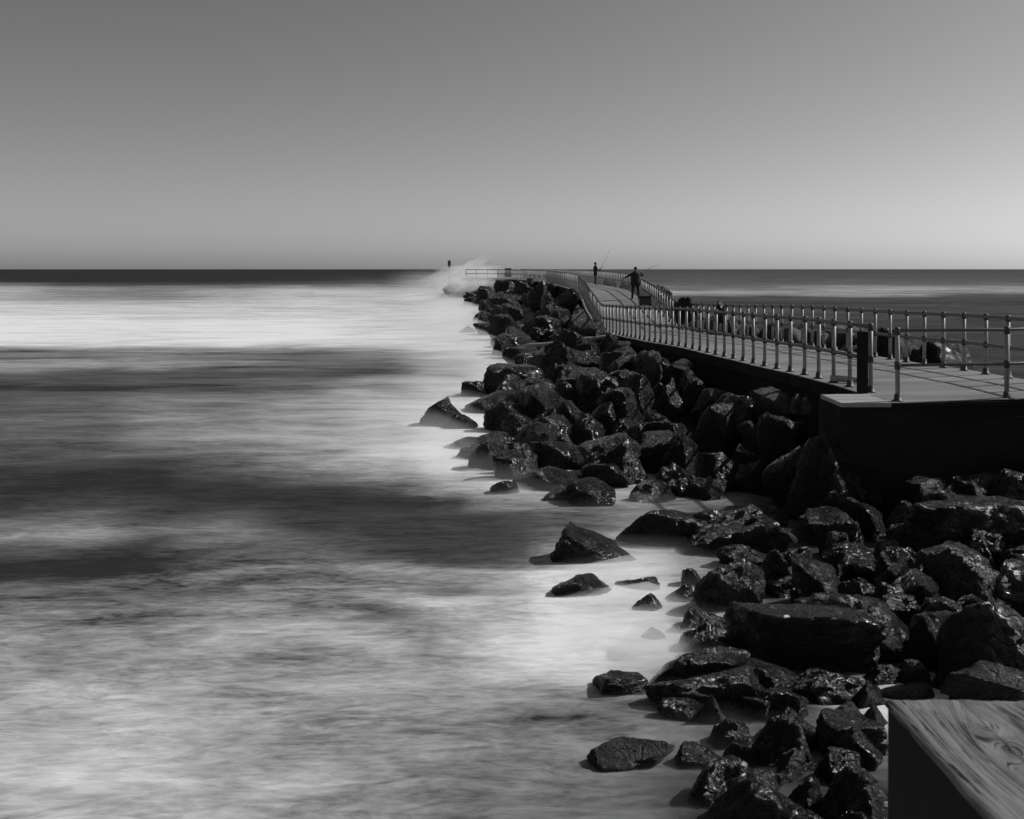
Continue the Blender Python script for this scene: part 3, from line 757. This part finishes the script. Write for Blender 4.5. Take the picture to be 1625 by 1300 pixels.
def person(label, loc, rz, handL, handR, elbL, elbR, mats, stance=.13):
    H = 1.76
    J = {'pel':((0,0,.95),(.15,.11)),'wai':((0,0,1.1),(.135,.1)),'che':((0,.0,1.32),(.165,.115)),'nb':((0,0,1.46),(.075,.075)),'nk':((0,.01,1.53),.055),
         'hd0':((0,.02,1.60),(.072,.085)),'hd1':((0,.02,1.68),(.078,.095)),'hd2':((0,.015,1.745),(.05,.06))}
    E = [('pel','wai'),('wai','che'),('che','nb'),('nb','nk'),('nk','hd0'),('hd0','hd1'),('hd1','hd2')]
    for s, hand, elb, k in ((-1,handL,elbL,'L'),(1,handR,elbR,'R')):
        J['hip'+k] = ((s*.09,0,.88),.098); J['kne'+k] = ((s*stance,.03,.5),.066); J['ank'+k] = ((s*stance*1.1,-.01,.09),.046)
        J['toe'+k] = ((s*stance*1.25,.17,.045),(.045,.035))
        J['sh'+k] = ((s*.185,0,1.41),.065); J['el'+k] = (elb,.046); J['wr'+k] = (hand,.031)
        hv = (Vector(hand)-Vector(elb)).normalized(); J['pa'+k] = (tuple(Vector(hand)+hv*.07),(.036,.024))
        E += [('pel','hip'+k),('hip'+k,'kne'+k),('kne'+k,'ank'+k),('ank'+k,'toe'+k),('che','sh'+k),('sh'+k,'el'+k),('el'+k,'wr'+k),('wr'+k,'pa'+k)]
        side = hv.cross(Vector((0,0,1))); side = side.normalized() if side.length > .1 else Vector((1,0,0)); up = side.cross(hv)
        for q in range(4):
            b0 = Vector(J['pa'+k][0])+side*(q-1.5)*.019; ln = (.07,.08,.075,.058)[q]
            J[f'f{q}a{k}'] = (tuple(b0+hv*ln*.6),.009); J[f'f{q}b{k}'] = (tuple(b0+hv*ln*.75-up*.035),.008)
            E += [('pa'+k,f'f{q}a{k}'),(f'f{q}a{k}',f'f{q}b{k}')]
        t0 = Vector(hand)+hv*.03+side*.035; J['ta'+k] = (tuple(t0),.011); J['tb'+k] = (tuple(t0+hv*.04-up*.02),.009)
        E += [('pa'+k,'ta'+k),('ta'+k,'tb'+k)]
    def pick(c):
        if c.z < .1: return 2
        if c.z < .93 and abs(c.x) < .28: return 1
        if c.z > 1.53 and abs(c.x) < .12: return 3
        for hnd in (handL, handR):
            if (c-Vector(hnd)).length < .13 and (c-Vector(hnd)).length < (c-Vector(elbL)).length: return 3
        return 0
    root = empty('person', loc); root.rotation_euler.z = rz; tag(root, label, 'person', 'anglers on the walkway')
    skin_mesh('body', J, E, mats, pick, root)
    bm = bmesh.new(); bmesh.ops.create_icosphere(bm, subdivisions=3, radius=1)
    for v in bm.verts:
        v.co = Vector((v.co.x*.092, v.co.y*.112-.004, max(v.co.z, -.35+.5*v.co.y)*.1+1.70))
    link('hair', bm_mesh('hair', bm, True), root, M['cloth_dark'])
    bm = bmesh.new()
    bmesh.ops.create_cone(bm, cap_ends=True, segments=8, radius1=.018, radius2=.006, depth=.035, matrix=Matrix.Translation((0,.125,1.655))@Matrix.Rotation(R(-60),4,'X'))
    link('nose', bm_mesh('nose', bm, True), root, M['skin'])
    return root
def rod(label, p0, p1, r=.014):
    p0, p1 = Vector(p0), Vector(p1); v = p1-p0; bm = bmesh.new()
    pts = [v*t+Vector((0,0,-.10*t*t*v.length*.3)) for t in (0,.12,.3,.5,.7,.85,1)]
    bm_tube(bm, pts, [r,r,.011,.009,.007,.006,.005], 8)
    root = empty('fishing_rod', p0); tag(root, label, 'fishing rod', 'fishing rods')
    link('blank', bm_mesh('blank', bm, True), root, M['plastic'])
    bm = bmesh.new(); bm_tube(bm, [v*.0, v*.11], .019, 8); link('grip', bm_mesh('grip', bm, True), root, M['black'])
    bm = bmesh.new(); c_ = v*.13+Vector((0,0,-.07)); bm_tube(bm, [c_+Vector((-.04,0,0)), c_+Vector((.04,0,0))], .045, 10); link('reel', bm_mesh('reel', bm, True), root, M['fitting'])
# the angler by the far right railing, turned to the right
L1 = (6.65, 88, deck_z(88)+.05)
rzA = R(-80)
person('angler in a dark jacket and light trousers facing right, holding a rod', L1, rzA, (-.08,.42,1.2), (.1,.44,1.32), (-.25,.16,1.12), (.27,.16,1.14), [M['cloth_dark'],M['cloth_mid'],M['black'],M['skin']])
def wpt(loc, rz, p): return Vector(loc)+Matrix.Rotation(rz,3,'Z')@Vector(p)
rod('rod slanting up to the right, held by the far angler', wpt(L1,rzA,(0,.30,.98)), wpt(L1,rzA,(0.0,1.35,3.1)), .02)
# the casting angler, dark, arms spread
L2 = (6.72, 60, deck_z(60)+.05)
person('angler all in dark clothes with both arms spread, casting', L2, R(8), (-.66,.22,1.14), (.42,.30,1.52), (-.42,.08,1.26), (.44,.02,1.30), [M['cloth_dark'],M['cloth_dark'],M['black'],M['skin']], .16)
rod('rod sweeping out to the right, held by the casting angler', wpt(L2,R(8),(.36,.36,1.46)), wpt(L2,R(8),(1.62,.9,2.0)), .016)
pr = [o for o in COL.objects if o.name.startswith('person') and o.parent is None]
for p_, gi in zip(pr, (1.0, 1.25)):                    # loose jackets
    bm = bmesh.new(); bm_lathe(bm, [(.205,.74),(.225,.78),(.21,1.0),(.2,1.15),(.215,1.32),(.2,1.42),(.12,1.50),(.085,1.55)], 18)
    for v in bm.verts:
        a_ = math.atan2(v.co.y, v.co.x); k = 1+.05*math.sin(a_*5+v.co.z*9)
        v.co.x *= gi*k; v.co.y *= .74*gi*k
    link('jacket', bm_mesh('jacket', bm, True), p_, M['cloth_dark'])
# cooler at his feet
cr = empty('cooler', (6.75, 55.5, deck_z(55.5)+.05)); tag(cr, 'dark cooler box on the slabs beside the casting angler', 'cooler')
bm = bmesh.new(); bm_box(bm, (-.36,-.2,.03), (.36,.2,.40), .03); link('box', bm_mesh('box', bm), cr, M['plastic'])
bm = bmesh.new(); bm_box(bm, (-.38,-.22,.405), (.38,.22,.48), .025); link('lid', bm_mesh('lid', bm), cr, M['black'])
for sx in (-.28,.28):
    bm = bmesh.new(); bm_tube(bm, [(sx,-.18,.025),(sx,.18,.025)], .025, 8); link('foot', bm_mesh('foot', bm, True), cr, M['black'])

# ------------------------------------------------------------------ timber in the foreground
TX, TD, TDROP = .437, 1.30, .505
tz = HC-TDROP
tb = empty('timber_beam', (TX, TD, tz-.34)); tag(tb, 'big weathered timber end with swirling grain, closest to the camera at bottom right', 'timber')
nx, ny = 110, 260
ux = np.linspace(0, .36, nx); uy = np.linspace(-1.15, 0, ny); UX, UY = np.meshgrid(ux, uy); UX = UX.ravel(); UY = UY.ravel()
def grain(x, y):
    kx, ky = .088, -.145
    dx, dy = x-kx, y-ky
    r2 = (dx/.028)**2+(dy/.075)**2
    w = x+.012*fbm(np.stack([x*6, y*2.2, x*0], 1), 3, 61)+.03*np.sin(y*3.1+.6)*.5
    return w-.06*np.exp(-r2*.35)*np.sign(dx+1e-4)*np.minimum(1, np.sqrt(r2))-.12*y*x*.6
G = grain(UX, UY)
ridge = fbm(np.stack([G*75, UY*1.6, UX*0+3], 1), 3, 5)*1.8
edge = np.minimum(np.minimum(UX, .36-UX), -UY)
Z = .0009*ridge+.0012*fbm(np.stack([UX*14, UY*5, UX*0], 1), 3, 8)-.006*np.exp(-np.maximum(edge, 0)/.004)
ex = np.where(UX < .004, .0022*fbm(np.stack([UX*0, UY*26, UX*0], 1), 3, 70), 0)
me = mesh_np('top', np.stack([UX+ex, UY, Z+.34], 1), grid_faces(nx, ny))
a_ = me.attributes.new('grain', 'FLOAT', 'POINT'); a_.data.foreach_set('value', G.astype(np.float32))
m, N, L, b = material('weathered_timber')
ga = N.new('ShaderNodeAttribute'); ga.attribute_name = 'grain'; ga = ga.outputs['Fac']
ob = texco(N, 'Object')
mp = N.new('ShaderNodeMapping'); mp.inputs['Scale'].default_value = (60, 7, 8); L.new(ob, mp.inputs[0])
fine = noise(N, L, 1, 5, .6, mp.outputs[0], .4)
big = noise(N, L, 9, 4, .6, ob)
cmb = N.new('ShaderNodeCombineXYZ'); L.new(mathn(N, L, 'MULTIPLY', ga, 1), cmb.inputs[0])
sp = N.new('ShaderNodeSeparateXYZ'); L.new(ob, sp.inputs[0]); L.new(mathn(N, L, 'MULTIPLY', sp.outputs[1], .045), cmb.inputs[1])
gl_ = noise(N, L, 120, 6, .72, cmb.outputs[0], .2)
gm_ = noise(N, L, 24, 3, .5, cmb.outputs[0], .2)
s = mathn(N, L, 'MULTIPLY_ADD', fine, .28, mathn(N, L, 'MULTIPLY', gl_, .62)); s = mathn(N, L, 'MULTIPLY_ADD', big, .14, s); s = mathn(N, L, 'MULTIPLY_ADD', gm_, .3, s)
wood = ramp(N, L, s, [(.56, .05), (.64, .12), (.70, .18), (.79, .25)])
ck = noise(N, L, 64, 3, .6, cmb.outputs[0], .15)
ckm = ramp(N, L, noise(N, L, 13, 2, .5, ob), [(.44, 0), (.52, 1)])
line = ramp(N, L, mathn(N, L, 'ABSOLUTE', mathn(N, L, 'SUBTRACT', ck, .5)), [(.010, 1), (.032, 0)])
crack = mathn(N, L, 'MULTIPLY', line, ckm)
mx = N.new('ShaderNodeMix'); mx.data_type = 'RGBA'; L.new(crack, mx.inputs['Factor']); L.new(wood, mx.inputs['A']); mx.inputs['B'].default_value = g(.008)
L.new(mx.outputs['Result'], b.inputs['Base Color'])
s = mathn(N, L, 'MULTIPLY_ADD', crack, -1.2, s)
b.inputs['Roughness'].default_value = .85; b.inputs['Specular IOR Level'].default_value = .2
bump(N, L, b, s, .5, .004)
link('top', me, tb, m)
M['timber_side'] = metal('shade_dark_timber_side', .02, .95, 0, .04)  # same timber away from the sun, shade painted into its colour
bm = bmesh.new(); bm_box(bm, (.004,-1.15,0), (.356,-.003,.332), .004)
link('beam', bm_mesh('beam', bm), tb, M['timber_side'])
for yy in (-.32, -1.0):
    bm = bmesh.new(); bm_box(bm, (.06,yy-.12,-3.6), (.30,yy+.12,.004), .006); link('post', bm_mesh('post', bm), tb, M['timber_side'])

# ------------------------------------------------------------------ spray and drifting wash over the water
def volume_material(name, dens, aniso=.25, col=.97):
    m = bpy.data.materials.new(name); m.use_nodes = True; N = m.node_tree.nodes; N.remove(N['Principled BSDF'])
    v = N.new('ShaderNodeVolumePrincipled'); v.inputs['Density'].default_value = dens
    v.inputs['Color'].default_value = g(col); v.inputs['Anisotropy'].default_value = aniso
    m.node_tree.links.new(v.outputs[0], N['Material Output'].inputs['Volume']); return m
def mist(name, label, xr, yr, nx, ny, thick, mat):
    ax = axis(xr[0], xr[1], nx, 1, 5); ay = axis(yr[0], yr[1], ny, 10, 8)
    A, Bq = np.meshgrid(ax, ay); A = A.ravel(); Bq = Bq.ravel(); n_ = len(A)
    t = thick(A, Bq)
    V = np.concatenate([np.stack([A, Bq, np.maximum(t, -.09)], 1), np.stack([A, Bq, np.full(n_, -.14)], 1)])
    Ft = grid_faces(nx, ny); Fb = Ft[:,::-1]+n_
    ring = list(range(nx))+[j*nx+nx-1 for j in range(1, ny)]+[(ny-1)*nx+i for i in range(nx-2, -1, -1)]+[j*nx for j in range(ny-2, 0, -1)]
    S = [[ring[k], ring[k]+n_, ring[(k+1)%len(ring)]+n_, ring[(k+1)%len(ring)]] for k in range(len(ring))]
    o = link(name, mesh_np(name, V, np.concatenate([Ft, Fb, np.array(S)])), None, mat)
    tag(o, label, 'mist', kind='stuff'); return o
def shore_dist(X, Y): return X-np.interp(Y, SD, SX)
def thick_low(X, Y):
    f = foam(X, Y); s = shore_dist(X, Y)
    near = np.exp(-((s+.2)/np.where(s > 0, .7, 1.3))**2)
    n_ = fbm(np.stack([X*1.5, Y*2.2, X*0], 1), 4, 21, .6)
    return (.03+.15*f)*near*np.clip(9/Y, .3, 1)*(1+1.7*n_)*1.3-.035
def thick_high(X, Y):
    s = shore_dist(X, Y)
    near = np.exp(-((s+.4)/np.where(s > 0, .8+Y*.014, 1.2+Y*.022))**2)
    n_ = fbm(np.stack([X*.35, Y*.3, X*0], 1), 3, 31)
    t0 = np.interp(Y, [6, 16, 17, 26, 45, 65, 100, 140, 165, 172], [.12,.2,.25,.4,.55,.65,.7,.7,.5,0])
    return t0*near*(1+.7*n_)-.06
mist('sea_wash', 'low white wash swirling round the boulder feet', (-14,14), (6,75), 190, 280, thick_low, volume_material('dense_wash', 1.9))
mist('sea_mist', 'thin drifting mist along the left shore of the jetty', (-26,8), (6,172), 140, 260, thick_high, volume_material('thin_mist', .12))
vm = volume_material('breaking_spray', .085)
rg = random.Random(5)
for k in range(46):
    d = rg.uniform(147, 160); u = rg.gauss(0, 1); rx = rg.uniform(1.0, 3.2); rz_ = rg.uniform(.3, 1.1)
    c_ = at(750+u*27, 442-rg.random()**1.8*20*math.exp(-u*u*.5), d)
    if k > 27:                                   # lower puffs blown along the end of the pile
        d = rg.uniform(122, 131); rx = rg.uniform(1.0, 2.2); rz_ = rg.uniform(.35, .9); c_ = at(rg.uniform(704, 792), rg.uniform(443, 462), d)
    D_, F_ = ico(4); k_ = np.maximum(1+.95*fbm(D_*1.7+k*7, 4, k), .2)
    o = link('breaking_spray', mesh_np('breaking_spray', D_*k_[:,None]*np.array([rx, 2.4, rz_]), F_), None, vm); o.location = c_; o.rotation_euler.y = rg.uniform(-.5, .3)
    tag(o, 'white spray bursting over the sea end of the jetty', 'spray', kind='stuff')
